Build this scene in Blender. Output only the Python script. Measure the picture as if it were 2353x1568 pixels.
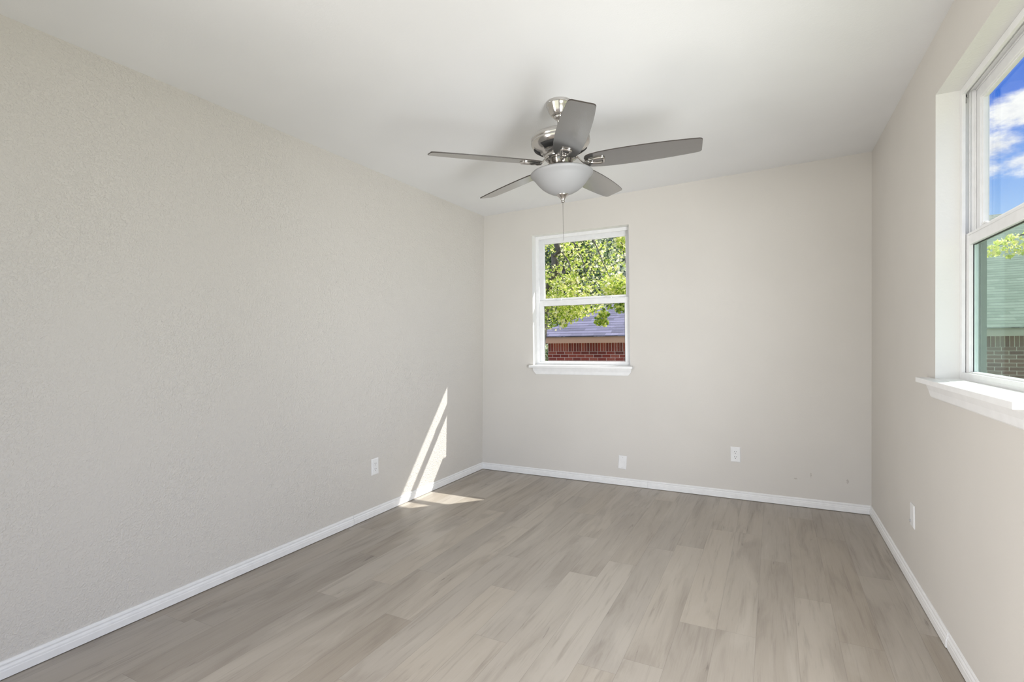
import bpy, bmesh, math, random
from mathutils import Vector, Matrix

# ------------------------------------------------------------------ clear
for o in list(bpy.data.objects):
    bpy.data.objects.remove(o, do_unlink=True)
S = bpy.context.scene
COL = S.collection
random.seed(11)

# ------------------------------------------------------------------ camera
FPX = 1173.28
YAW, PITCH, ROLL = 0.47369, 0.00272, -0.01128
CAM = Vector((2.52868, -4.27028, 1.22083))
fw = Vector((-math.sin(YAW) * math.cos(PITCH), math.cos(YAW) * math.cos(PITCH), math.sin(PITCH)))
rt = Vector((math.cos(YAW), math.sin(YAW), 0))
up = rt.cross(fw)
rt2 = math.cos(ROLL) * rt + math.sin(ROLL) * up
up2 = -math.sin(ROLL) * rt + math.cos(ROLL) * up
cam = bpy.data.cameras.new('camera')
cam.sensor_fit = 'HORIZONTAL'
cam.sensor_width = 36.0
cam.lens = 36.0 * FPX / 2353.0
cam.clip_start = 0.02
cam.clip_end = 300
camo = bpy.data.objects.new('camera', cam)
COL.objects.link(camo)
M = Matrix((rt2, up2, -fw)).transposed().to_4x4()
M.translation = CAM
camo.matrix_world = M
S.camera = camo

# ------------------------------------------------------------------ colour management
S.view_settings.view_transform = 'Standard'
S.view_settings.look = 'None'
S.view_settings.exposure = 0.08
S.view_settings.gamma = 1.0
S.view_settings.use_curve_mapping = False


# ------------------------------------------------------------------ node helpers
class NT:
    def __init__(s, tree):
        s.t = tree
        s.n = tree.nodes
        s.n.clear()

    def node(s, typ, **kw):
        nd = s.n.new(typ)
        for k, v in kw.items():
            if k.startswith('i_'):
                key = k[2:]
                key = int(key) if key.isdigit() else key.replace('_', ' ')
                s.put(nd.inputs[key], v)
            else:
                setattr(nd, k, v)
        return nd

    def put(s, sock, v):
        if hasattr(v, 'default_value') or hasattr(v, 'is_linked'):
            s.t.links.new(v, sock)
        else:
            sock.default_value = v

    def math(s, op, a, b=0.0, c=0.0, clamp=False):
        nd = s.node('ShaderNodeMath', operation=op, use_clamp=clamp)
        for i, v in enumerate((a, b, c)):
            s.put(nd.inputs[i], v)
        return nd.outputs[0]

    def vmath(s, op, a, b=(0, 0, 0)):
        nd = s.node('ShaderNodeVectorMath', operation=op)
        s.put(nd.inputs[0], a)
        if op == 'SCALE':
            s.put(nd.inputs[3], b)
        else:
            s.put(nd.inputs[1], b)
        return nd.outputs['Value'] if op in ('LENGTH', 'DISTANCE', 'DOT_PRODUCT') else nd.outputs[0]

    def ramp(s, fac, stops, interp='LINEAR'):
        nd = s.node('ShaderNodeValToRGB')
        cr = nd.color_ramp
        cr.interpolation = interp
        while len(cr.elements) < len(stops):
            cr.elements.new(0.5)
        for e, (p, c) in zip(cr.elements, stops):
            e.position = p
            e.color = (*c, 1) if len(c) == 3 else c
        s.put(nd.inputs[0], fac)
        return nd.outputs[0]

    def mix(s, fac, a, b, blend='MIX'):
        nd = s.node('ShaderNodeMix', data_type='RGBA', blend_type=blend)
        s.put(nd.inputs[0], fac)
        s.put(nd.inputs[6], (*a, 1) if isinstance(a, tuple) and len(a) == 3 else a)
        s.put(nd.inputs[7], (*b, 1) if isinstance(b, tuple) and len(b) == 3 else b)
        return nd.outputs[2]

    def maprange(s, v, a, b, c, d, smooth=False):
        nd = s.node('ShaderNodeMapRange')
        if smooth:
            nd.interpolation_type = 'SMOOTHSTEP'
        for i, x in enumerate((v, a, b, c, d)):
            s.put(nd.inputs[i], x)
        return nd.outputs[0]

    def noise(s, vec, scale, detail=2.0, rough=0.5, dist=0.0):
        nd = s.node('ShaderNodeTexNoise')
        s.put(nd.inputs['Vector'], vec)
        nd.inputs['Scale'].default_value = scale
        nd.inputs['Detail'].default_value = detail
        nd.inputs['Roughness'].default_value = rough
        nd.inputs['Distortion'].default_value = dist
        return nd

    def combine(s, x, y, z=0.0):
        nd = s.node('ShaderNodeCombineXYZ')
        for i, v in enumerate((x, y, z)):
            s.put(nd.inputs[i], v)
        return nd.outputs[0]

    def sep(s, v):
        nd = s.node('ShaderNodeSeparateXYZ')
        s.put(nd.inputs[0], v)
        return nd.outputs


def srgb(r, g, b):
    f = lambda c: (c / 255 / 12.92) if c / 255 <= 0.04045 else ((c / 255 + 0.055) / 1.055) ** 2.4
    return (f(r), f(g), f(b))


# ------------------------------------------------------------------ world: blue sky with cumulus clouds
SKY_STRENGTH = 1.0
world = bpy.data.worlds.new('sky')
S.world = world
world.use_nodes = True
w = NT(world.node_tree)
gen = w.node('ShaderNodeTexCoord').outputs['Generated']
dirv = w.vmath('NORMALIZE', gen)
dz = w.sep(dirv)[2]
blue = w.ramp(w.maprange(dz, -0.02, 1.0, 0, 1), [
    (0.0, (0.62, 0.80, 1.0)), (0.17, (0.40, 0.64, 1.0)), (0.24, (0.19, 0.42, 0.93)),
    (0.33, (0.035, 0.19, 0.82)), (1.0, (0.03, 0.14, 0.62))])
stretched = w.vmath('MULTIPLY', dirv, (1, 1, 1.9))
n1 = w.noise(stretched, 4.2, 7, 0.6).outputs['Fac']
n2 = w.noise(stretched, 17.0, 6, 0.62).outputs['Fac']
general = w.maprange(n1, 0.40, 0.55, 0, 1, True)
general = w.math('MULTIPLY', general, w.maprange(dz, 0.36, 0.46, 0, 1, True))
mask = general
for (cx, cy, cz, rad) in ((0.302, 0.905, 0.300, 0.040), (0.283, 0.912, 0.297, 0.022), (0.272, 0.925, 0.262, 0.030),
                          (0.258, 0.929, 0.235, 0.020), (0.303, 0.924, 0.235, 0.020)):
    d = w.vmath('DISTANCE', stretched, (cx, cy, cz * 1.9))
    nn = w.math('MULTIPLY', w.math('SUBTRACT', n2, 0.5), 0.11)
    b = w.maprange(w.math('ADD', w.math('SUBTRACT', rad, d), nn), -0.012, 0.022, 0, 1, True)
    mask = w.math('MAXIMUM', mask, b)
cloudcol = w.mix(w.maprange(n2, 0.35, 0.6, 0, 1), (0.78, 0.80, 0.88), (1.05, 1.05, 1.07))
cloudcol = w.mix(w.maprange(dz, 0.40, 0.65, 0, 1), cloudcol, (2.6, 2.5, 2.35))
skycol = w.mix(mask, blue, cloudcol)
bg = w.node('ShaderNodeBackground')
w.put(bg.inputs[0], skycol)
bg.inputs[1].default_value = SKY_STRENGTH
wo = w.node('ShaderNodeOutputWorld')
w.t.links.new(bg.outputs[0], wo.inputs[0])

# ------------------------------------------------------------------ sun (comes in through both windows)
SUNDIR = Vector((-0.908, -1.0, -1.30)).normalized()
sl = bpy.data.lights.new('sun', 'SUN')
sl.energy = 7.2
sl.angle = math.radians(0.53)
sl.color = (1.0, 0.97, 0.93)
so = bpy.data.objects.new('sun', sl)
COL.objects.link(so)
so.rotation_euler = SUNDIR.to_track_quat('-Z', 'Y').to_euler()
so.location = (8, 9, 12)

# unseen fill lamps added beside and behind the camera to brighten the room


def fill_light(name, loc, aim, sx, sy, power, color, spread=180):
    al = bpy.data.lights.new(name, 'AREA')
    al.shape = 'RECTANGLE'
    al.size, al.size_y = sx, sy
    al.energy = power
    al.spread = math.radians(spread)
    al.color = color
    ao = bpy.data.objects.new(name, al)
    COL.objects.link(ao)
    ao.location = loc
    ao.rotation_euler = Vector(aim).to_track_quat('-Z', 'Y').to_euler()


fill_light('fill_light', (1.55, -5.15, 1.0), (0, 1, 0.05), 2.5, 1.7, 6, (1.0, 0.985, 0.985), 140)
fill_light('fill_light_right', (3.05, -3.20, 0.95), (-0.95, 0.62, -0.02), 0.75, 1.7, 22, (0.955, 0.98, 1.0), 140)
fill_light('fill_light_far_left', (3.04, -3.25, 1.0), (-0.80, 1.0, 0.24), 0.6, 1.2, 9.5, (0.955, 0.98, 1.0), 75)
fill_light('fill_light_left', (0.10, -4.35, 1.0), (1.10, 0.72, 0.0), 1.0, 1.7, 41, (1.0, 0.965, 0.925), 105)

# ------------------------------------------------------------------ object helpers


def tag(o, label=None, cat=None, group=None, kind=None):
    if label:
        o['label'] = label
    if cat:
        o['category'] = cat
    if group:
        o['group'] = group
    if kind:
        o['kind'] = kind
    return o


def empty(name, loc=(0, 0, 0), parent=None):
    o = bpy.data.objects.new(name, None)
    o.empty_display_size = 0.1
    COL.objects.link(o)
    o.location = loc
    if parent:
        o.parent = parent
    return o


class MB:
    """collects geometry for ONE mesh object"""

    def __init__(s):
        s.v = []
        s.f = []
        s.sm = []

    def add(s, vs, fs, smooth=False):
        b = len(s.v)
        s.v += [tuple(v) for v in vs]
        s.f += [tuple(i + b for i in f) for f in fs]
        s.sm += [smooth] * len(fs)
        return s

    def box(s, x0, y0, z0, x1, y1, z1, T=None):
        vs = [(x, y, z) for x in (x0, x1) for y in (y0, y1) for z in (z0, z1)]
        if T:
            vs = [T(*v) for v in vs]
        return s.add(vs, [(0, 1, 3, 2), (4, 6, 7, 5), (0, 4, 5, 1), (2, 3, 7, 6), (0, 2, 6, 4), (1, 5, 7, 3)])

    def hexa(s, a, b):
        """a, b: two quads (4 points each), same winding"""
        return s.add(list(a) + list(b), [(3, 2, 1, 0), (4, 5, 6, 7)] + [(i, (i + 1) % 4, 4 + (i + 1) % 4, 4 + i) for i in range(4)])

    def lathe(s, prof, n=48, smooth=True):
        """prof: (radius, z) list, round the z axis"""
        vs = []
        fs = []
        for r, z in prof:
            for k in range(n):
                a = 2 * math.pi * k / n
                vs.append((r * math.cos(a), r * math.sin(a), z))
        for j in range(len(prof) - 1):
            for k in range(n):
                k2 = (k + 1) % n
                fs.append((j * n + k, j * n + k2, (j + 1) * n + k2, (j + 1) * n + k))
        if prof[0][0] > 0:
            fs.append(tuple(range(n))[::-1])
        if prof[-1][0] > 0:
            fs.append(tuple((len(prof) - 1) * n + k for k in range(n)))
        return s.add(vs, fs, smooth)

    def tube(s, pts, rad, n=8, smooth=True):
        pts = [Vector(p) for p in pts]
        rads = rad if isinstance(rad, (list, tuple)) else [rad] * len(pts)
        vs = []
        fs = []
        ref = Vector((0.31, 0.17, 0.93)).normalized()
        for i, p in enumerate(pts):
            t = (pts[min(i + 1, len(pts) - 1)] - pts[max(i - 1, 0)]).normalized()
            r0 = ref if abs(t.dot(ref)) < 0.9 else Vector((1, 0, 0))
            u = t.cross(r0).normalized()
            v = t.cross(u)
            for k in range(n):
                a = 2 * math.pi * k / n
                vs.append(p + (u * math.cos(a) + v * math.sin(a)) * rads[i])
        for j in range(len(pts) - 1):
            for k in range(n):
                k2 = (k + 1) % n
                fs.append((j * n + k, j * n + k2, (j + 1) * n + k2, (j + 1) * n + k))
        fs.append(tuple(range(n))[::-1])
        fs.append(tuple((len(pts) - 1) * n + k for k in range(n)))
        return s.add(vs, fs, smooth)

    def sweep(s, prof, path, closed=True, smooth=False):
        """prof: list of (a, b); path: list of functions (a, b) -> point"""
        m = len(prof)
        vs = [P(a, b) for P in path for a, b in prof]
        fs = []
        for j in range(len(path) - 1):
            for k in range(m if closed else m - 1):
                k2 = (k + 1) % m
                fs.append((j * m + k, j * m + k2, (j + 1) * m + k2, (j + 1) * m + k))
        fs.append(tuple(range(m))[::-1])
        fs.append(tuple((len(path) - 1) * m + k for k in range(m)))
        return s.add(vs, fs, smooth)

    def build(s, name, mat, parent=None, bevel=0.0, seg=2, recalc=True):
        me = bpy.data.meshes.new(name)
        me.from_pydata(s.v, [], s.f)
        me.polygons.foreach_set('use_smooth', s.sm)
        if recalc:
            bm = bmesh.new()
            bm.from_mesh(me)
            bmesh.ops.recalc_face_normals(bm, faces=bm.faces)
            bm.to_mesh(me)
            bm.free()
        me.update()
        if mat:
            me.materials.append(mat)
        o = bpy.data.objects.new(name, me)
        COL.objects.link(o)
        if parent:
            o.parent = parent
        if bevel:
            b = o.modifiers.new('bevel', 'BEVEL')
            b.width = bevel
            b.segments = seg
            b.limit_method = 'ANGLE'
            b.angle_limit = math.radians(40)
            b.harden_normals = False
        return o


def struct(o, label, cat):
    return tag(o, label, cat, kind='structure')


# ------------------------------------------------------------------ materials
def mat(name):
    m = bpy.data.materials.new(name)
    m.use_nodes = True
    return m, NT(m.node_tree)


def finish(nt, shader):
    o = nt.node('ShaderNodeOutputMaterial')
    nt.t.links.new(shader, o.inputs[0])


def principled(nt, color, rough=0.5, metal=0.0, normal=None, spec=0.5, **kw):
    b = nt.node('ShaderNodeBsdfPrincipled')
    nt.put(b.inputs['Base Color'], (*color, 1) if isinstance(color, tuple) and len(color) == 3 else color)
    nt.put(b.inputs['Roughness'], rough)
    nt.put(b.inputs['Metallic'], metal)
    nt.put(b.inputs['Specular IOR Level'], spec)
    if normal is not None:
        nt.put(b.inputs['Normal'], normal)
    for k, v in kw.items():
        nt.put(b.inputs[k.replace('_', ' ')], v)
    return b.outputs[0]


def bump(nt, height, strength=0.3, dist=0.002):
    b = nt.node('ShaderNodeBump')
    nt.put(b.inputs['Height'], height)
    b.inputs['Strength'].default_value = strength
    b.inputs['Distance'].default_value = dist
    return b.outputs[0]


def plaster(name, color, strength, marks=()):
    m, t = mat(name)
    co = t.node('ShaderNodeTexCoord').outputs['Object']
    a = t.noise(co, 125, 3, 0.55, 0.1).outputs['Fac']
    b = t.noise(co, 38, 2, 0.5, 0.6).outputs['Fac']
    patch = t.noise(co, 1.7, 2, 0.5).outputs['Fac']
    h = t.math('ADD', t.maprange(a, 0.42, 0.68, 0, 1, True), t.math('MULTIPLY', t.maprange(b, 0.5, 0.72, 0, 1, True), 1.1))
    h = t.math('MULTIPLY', h, t.maprange(patch, 0.3, 0.7, 0.35, 1.15))
    col = t.mix(t.maprange(patch, 0.3, 0.7, 0, 1), tuple(c * 0.975 for c in color), tuple(min(1, c * 1.02) for c in color))
    for (mx, my, mz, rx, rz) in marks:          # small scuffs on the paint
        off = t.vmath('SUBTRACT', co, (mx, my, mz))
        off = t.vmath('MULTIPLY', off, (1 / rx, 1 / max(rx, rz), 1 / rz))
        ln = t.math('ADD', t.vmath('LENGTH', off), t.maprange(t.noise(co, 160, 2).outputs['Fac'], 0.3, 0.7, -0.6, 0.6))
        k = t.maprange(ln, 0.45, 1.0, 0.42, 0.0, True)
        col = t.mix(k, col, (0.24, 0.20, 0.17))
    finish(t, principled(t, col, 0.62, normal=bump(t, h, strength, 0.003), spec=0.3))
    return m


WALLC = (0.625, 0.598, 0.560)
M_wall_left = plaster('wall_paint_left', WALLC, 0.55)
M_wall = plaster('wall_paint', WALLC, 0.07, marks=((2.757, 0, 0.235, 0.006, 0.02), (2.98, 0, 0.215, 0.008, 0.016), (2.66, 0, 0.20, 0.014, 0.006)))
M_reveal = plaster('wall_paint_lit_return', (0.765, 0.76, 0.74), 0.12)  # window returns: wall paint lightened to stand in for daylight on them
M_ceiling = plaster('ceiling_paint', (0.80, 0.805, 0.815), 0.06)


def simple(name, color, rough=0.4, metal=0.0, spec=0.5, nscale=25, var=0.03):
    m, t = mat(name)
    co = t.node('ShaderNodeTexCoord').outputs['Object']
    n = t.noise(co, nscale, 3).outputs['Fac']
    k = t.maprange(n, 0.3, 0.7, 0, 1)
    col = t.mix(k, tuple(c * (1 - var) for c in color), tuple(min(1, c * (1 + var)) for c in color))
    finish(t, principled(t, col, t.maprange(n, 0.3, 0.7, rough * 0.93, rough * 1.07), metal, spec=spec))
    return m


M_trim = simple('white_trim_paint', (0.80, 0.80, 0.80), 0.35)
M_vinyl = simple('white_vinyl', (0.80, 0.80, 0.805), 0.32)
M_plastic = simple('white_plastic', (0.78, 0.78, 0.78), 0.3)
M_slot = simple('dark_slot', (0.03, 0.03, 0.03), 0.6)
M_steel = simple('screw_steel', (0.55, 0.55, 0.55), 0.3, 1.0)
M_gasket = simple('black_gasket', (0.02, 0.02, 0.022), 0.6)
M_nickel = simple('polished_nickel', (0.60, 0.575, 0.55), 0.16, 1.0, nscale=9)
M_fob = simple('black_fob', (0.015, 0.014, 0.013), 0.35)
M_chain = simple('chain_nickel', (0.22, 0.21, 0.20), 0.35, 1.0)
M_track = simple('grey_green_track', (0.21, 0.235, 0.20), 0.5)  # plain grey-green for the outer track strips
M_brick_plain = simple('exterior_brick_plain', (0.30, 0.16, 0.12), 0.85)

# fan blades: satin silver laminate below, dark edge
m, t = mat('blade_laminate')
co = t.node('ShaderNodeTexCoord').outputs['Object']
n = t.noise(t.vmath('MULTIPLY', co, (3, 60, 60)), 1.0, 3).outputs['Fac']
col = t.mix(n, (0.41, 0.405, 0.40), (0.45, 0.445, 0.44))
finish(t, principled(t, col, 0.22, 1.0, spec=0.5))
M_blade = m
M_blade_edge = simple('blade_edge', (0.045, 0.036, 0.03), 0.4)

# frosted light bowl
m, t = mat('frosted_glass')
co = t.node('ShaderNodeTexCoord').outputs['Object']
n = t.noise(co, 12, 3).outputs['Fac']
col = t.mix(n, (0.37, 0.37, 0.375), (0.40, 0.40, 0.405))
pb = principled(t, col, 0.42, spec=0.4)
tr = t.node('ShaderNodeBsdfTranslucent')
tr.inputs[0].default_value = (0.45, 0.45, 0.45, 1)
mx = t.node('ShaderNodeMixShader')
mx.inputs[0].default_value = 0.25
t.t.links.new(pb, mx.inputs[1])
t.t.links.new(tr.outputs[0], mx.inputs[2])
finish(t, mx.outputs[0])
M_bowl = m


def glass(name, tint):
    m, t = mat(name)
    tr = t.node('ShaderNodeBsdfTransparent')
    tr.inputs[0].default_value = (*tint, 1)
    gl = t.node('ShaderNodeBsdfGlossy')
    gl.inputs['Roughness'].default_value = 0.01
    gl.inputs['Color'].default_value = (1, 1, 1, 1)
    lw = t.node('ShaderNodeLayerWeight')
    lw.inputs['Blend'].default_value = 0.12
    mx = t.node('ShaderNodeMixShader')
    t.put(mx.inputs[0], t.math('MULTIPLY', lw.outputs['Fresnel'], 0.2))
    t.t.links.new(tr.outputs[0], mx.inputs[1])
    t.t.links.new(gl.outputs[0], mx.inputs[2])
    finish(t, mx.outputs[0])
    return m


M_glass = glass('window_glass', (0.97, 0.98, 0.97))
M_glass_green = glass('window_glass_greenish', (0.88, 0.96, 0.92))

# floor planks: per-plank tone from a colour attribute, plank-local uv for seams
m, t = mat('plank_floor')
at = t.node('ShaderNodeAttribute', attribute_name='tone')
tone = t.sep(at.outputs['Color'])
uvn = t.node('ShaderNodeUVMap', uv_map='local').outputs[0]
uv = t.sep(uvn)                      # metres from the plank's own edges: x = to nearest long edge, y = to nearest end
co = t.node('ShaderNodeTexCoord').outputs['Object']
shift = t.combine(t.math('MULTIPLY', tone[1], 37.0), t.math('MULTIPLY', tone[2], 53.0), 0)
p0 = t.vmath('ADD', co, shift)
grain = t.noise(t.vmath('MULTIPLY', p0, (42, 2.2, 1)), 1.0, 6, 0.6, 0.4).outputs['Fac']
fine = t.noise(t.vmath('MULTIPLY', p0, (210, 7, 1)), 1.0, 3, 0.6).outputs['Fac']
cloud = t.noise(t.vmath('MULTIPLY', p0, (7.5, 1.5, 1)), 1.0, 4, 0.55, 0.7).outputs['Fac']
streak = t.noise(t.vmath('MULTIPLY', p0, (30, 2.6, 1)), 1.0, 5, 0.65, 1.2).outputs['Fac']
base = t.mix(tone[0], (0.315, 0.270, 0.217), (0.465, 0.415, 0.352))
base = t.mix(t.math('MULTIPLY', tone[1], 0.35), base, (0.385, 0.365, 0.345))
base = t.mix(t.maprange(cloud, 0.48, 0.70, 0, 0.45, True), base, (0.205, 0.172, 0.138))
base = t.mix(t.maprange(cloud, 0.46, 0.28, 0, 0.50, True), base, (0.475, 0.432, 0.375))
base = t.mix(t.maprange(grain, 0.52, 0.72, 0, 0.50, True), base, (0.235, 0.200, 0.168))
knot = t.math('MULTIPLY', t.maprange(streak, 0.59, 0.72, 0, 0.85, True), t.maprange(cloud, 0.50, 0.60, 0, 1, True))
base = t.mix(knot, base, (0.135, 0.115, 0.10))
base = t.mix(t.maprange(fine, 0.3, 0.7, 0, 0.16), base, (0.50, 0.46, 0.42))
edge = t.math('MINIMUM', uv[0], uv[1])
seam = t.maprange(edge, 0.0004, 0.0016, 1, 0, True)
base = t.mix(t.math('MULTIPLY', seam, 0.26), base, (0.10, 0.085, 0.07))
hgt = t.math('SUBTRACT', t.math('ADD', t.math('MULTIPLY', fine, 0.5), t.math('MULTIPLY', grain, 0.6)), t.math('MULTIPLY', seam, 0.7))
rgh = t.maprange(grain, 0.3, 0.7, 0.32, 0.46)
finish(t, principled(t, base, rgh, normal=bump(t, hgt, 0.12, 0.001), spec=0.5))
M_floor = m

# ------------------------------------------------------------------ room shell (calibrated planes, very slightly out of square)
W = 3.11653
CA, CB, C0 = 0.02219, 0.0, 2.44
LC, LD = 0.00619, 0.01983
RC, RD = -0.00636, 0.01168
YN = -5.2                      # wall behind the photographer


def xl(y, z): return LC * y + LD * z
def xr(y, z): return W + RC * y + RD * z
def zc(x, y): return C0 + CA * x + CB * y


def ltop(y):
    z = C0
    for _ in range(4):
        z = zc(xl(y, z), y)
    return (xl(y, z), y, z)


def rtop(y):
    z = C0
    for _ in range(4):
        z = zc(xr(y, z), y)
    return (xr(y, z), y, z)


# floor planks --------------------------------------------------------------
PW, PL, X0 = 0.15, 1.22, 0.05
known = {6: -2.478, 3: -2.47, 9: -2.44, 5: -2.05, 8: -0.815, 12: -1.216, 13: -1.11, 16: -1.115, 17: -0.29, 15: -1.96, 19: -1.117, 7: -2.905, 18: -0.62, 14: -0.75, 11: -0.28, 10: -1.72}
vs, fs, tones, uvs = [], [], [], []
for i in range(-1, 22):
    xa, xb = X0 + PW * i, X0 + PW * (i + 1)
    xa, xb = max(xa, -0.15), min(xb, W + 0.15)
    if xb <= xa:
        continue
    j0 = known.get(i, -random.random() * PL)
    j0 = j0 + PL * math.ceil((0.25 - j0) / PL)
    y1 = j0
    while y1 > YN - 0.3:
        y0 = y1 - PL
        b = len(vs)
        ym, xm = (y0 + y1) / 2, (xa + xb) / 2
        # four quads round the middle so the uv can carry distance to the edges
        pts = [(xa, y0), (xm, y0), (xb, y0), (xa, ym), (xm, ym), (xb, ym), (xa, y1), (xm, y1), (xb, y1)]
        duv = [(0 if k % 3 != 1 else (xb - xa) / 2, 0 if k // 3 != 1 else PL / 2) for k in range(9)]
        vs += [(x, y, 0) for x, y in pts]
        tn = (random.betavariate(2, 2), random.random(), random.random())
        if i == 6 and y1 < -2.4:
            tn = (0.0, tn[1], tn[2])
        for q in ((0, 1, 4, 3), (1, 2, 5, 4), (3, 4, 7, 6), (4, 5, 8, 7)):
            fs.append(tuple(b + k for k in q))
            uvs += [duv[k] for k in q]
            tones += [tn] * 4
        y1 = y0
me = bpy.data.meshes.new('floor')
me.from_pydata(vs, [], fs)
me.uv_layers.new(name='local')
me.color_attributes.new('tone', 'FLOAT_COLOR', 'CORNER')
me.uv_layers['local'].data.foreach_set('uv', [c for q in uvs for c in q])
me.color_attributes['tone'].data.foreach_set('color', [c for q in tones for c in (*q, 1.0)])
me.materials.append(M_floor)
floor = bpy.data.objects.new('floor', me)
COL.objects.link(floor)
struct(floor, 'grey-brown wood plank floor with long boards running towards the far wall', 'floor')

mb = MB()
a = [ltop(0.2), rtop(0.2), rtop(YN - 0.2), ltop(YN - 0.2)]
a = [(-0.2, 0.2, zc(-0.2, 0.2)), (W + 0.3, 0.2, zc(W + 0.3, 0.2)), (W + 0.3, YN - 0.2, zc(W + 0.3, 0)), (-0.2, YN - 0.2, zc(-0.2, 0))]
mb.hexa(a, [(x, y, z + 0.12) for x, y, z in a])
struct(mb.build('ceiling', M_ceiling), 'white lightly textured flat ceiling above the whole room', 'ceiling')

# left wall
mb = MB()
y0, y1 = YN - 0.15, 0.0
a = [(xl(y0, 0), y0, -0.02), (xl(y1, 0), y1, -0.02), (xl(y1, 2.6), y1, zc(0.05, 0) + 0.02), (xl(y0, 2.6), y0, zc(0.05, 0) + 0.02)]
mb.hexa(a, [(x - 0.15, y, z) for x, y, z in a])
struct(mb.build('wall_left', M_wall_left), 'long beige textured wall on the left with sun streaks near its far end', 'wall')


def wall_with_hole(name, P, u0, u1, zt0, zt1, hu0, hu1, hz0, hz1, thick, zb=-0.02, extra=()):
    """P(u, z, depth) -> point; inner skin + reveal (second material) + outer skin as one closed mesh"""
    mb = MB()
    n0 = lambda u: zt0 + (zt1 - zt0) * (u - u0) / (u1 - u0)
    us = [u0, hu0, hu1, u1]
    idx = {}
    for d in (0, 1):
        for i, u in enumerate(us):
            for j, z in enumerate((zb, hz0, hz1, n0(u))):
                idx[(d, i, j)] = len(mb.v)
                mb.v.append(tuple(P(u, z, d * thick)))
    mats = []
    for d in (0, 1):
        for i in range(3):
            for j in range(3):
                if i == 1 and j == 1:
                    continue
                q = [idx[(d, i, j)], idx[(d, i + 1, j)], idx[(d, i + 1, j + 1)], idx[(d, i, j + 1)]]
                mb.f.append(tuple(q if d == 0 else q[::-1]))
                mb.sm.append(False)
                mats.append(0 if d == 0 else 2)
    ring = [(1, 1), (2, 1), (2, 2), (1, 2)]
    for k in range(4):
        a, b = ring[k], ring[(k + 1) % 4]
        mb.f.append((idx[(0, *a)], idx[(0, *b)], idx[(1, *b)], idx[(1, *a)]))
        mb.sm.append(False)
        mats.append(1)
    outer = [(0, 0), (1, 0), (2, 0), (3, 0), (3, 1), (3, 2), (3, 3), (2, 3), (1, 3), (0, 3), (0, 2), (0, 1)]
    for k in range(12):
        a, b = outer[k], outer[(k + 1) % 12]
        mb.f.append((idx[(0, *a)], idx[(0, *b)], idx[(1, *b)], idx[(1, *a)]))
        mb.sm.append(False)
        mats.append(0)
    for bb in extra:
        mb.box(*bb)
        mats += [0] * 6
    o = mb.build(name, M_wall)
    o.data.materials.append(M_reveal)
    o.data.materials.append(M_brick_plain)
    for p, k in zip(o.data.polygons, mats):
        p.material_index = k
    return o


TH = 0.162
# back wall window opening and right wall window opening
B_U0, B_U1, B_Z0, B_Z1 = 0.5575, 1.4540, 1.010, 2.203
R_U0, R_U1, R_Z0, R_Z1 = -2.412, -1.516, 1.047, 2.252
PB = lambda u, z, d: (u, d, z)
PR = lambda u, z, d: (xr(u, z) + d, u, z)
struct(wall_with_hole('wall_back', PB, -0.1, W + 0.25, zc(-0.1, 0) + 0.02, zc(W + 0.25, 0) + 0.02, B_U0, B_U1, B_Z0, B_Z1, TH),
       'far beige wall with a small white window, facing the camera', 'wall')
struct(wall_with_hole('wall_right', PR, -2.72, 0.0, zc(W, 0) + 0.02, zc(W, 0) + 0.02, R_U0, R_U1, R_Z0, R_Z1, TH,
                      extra=((W + 0.02, -3.72, 2.1, W + 0.18, -2.72, 2.55), (W + 0.02, YN - 0.15, -0.02, W + 0.18, -3.72, 2.55))),  # doorway gap invented to hold the added fill lamps
       'beige wall on the right with a deep-set window near the camera', 'wall')

# wall behind the camera; its wide opening is invented to hold a fill lamp
mb = MB()
mb.box(-0.15, YN - 0.12, -0.02, 0.22, YN, 2.56)
mb.box(2.88, YN - 0.12, -0.02, W + 0.25, YN, 2.56)
mb.box(0.22, YN - 0.12, 2.2, 2.88, YN, 2.56)
struct(mb.build('wall_front', M_wall), 'beige wall behind the camera with a wide opening added for a fill lamp', 'wall')

# ------------------------------------------------------------------ baseboards
BH, BT = 0.064, 0.0131
GAP = 0.0035
prof = [(0, GAP), (BT, GAP), (BT, 0.030), (BT - 0.0005, 0.032), (BT - 0.0016, 0.0335), (BT - 0.0016, 0.040), (BT - 0.0026, 0.0425),
        (BT - 0.0068, 0.047), (BT - 0.0068, 0.050), (BT - 0.0045, 0.0535), (BT - 0.0045, 0.057), (BT - 0.0065, 0.061), (BT - 0.0105, BH), (0, BH)]


def fL(y, extra=0.0, mitre=0.0):
    return lambda a, b: (xl(y - a * mitre, b) + a + extra, y - a * mitre, b)


def fR(y, extra=0.0, mitre=0.0):
    return lambda a, b: (xr(y - a * mitre, b) - a - extra, y - a * mitre, b)


def fB(x, s=0.0):
    return lambda a, b: (x(b) + s * a, -a, b)


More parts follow.
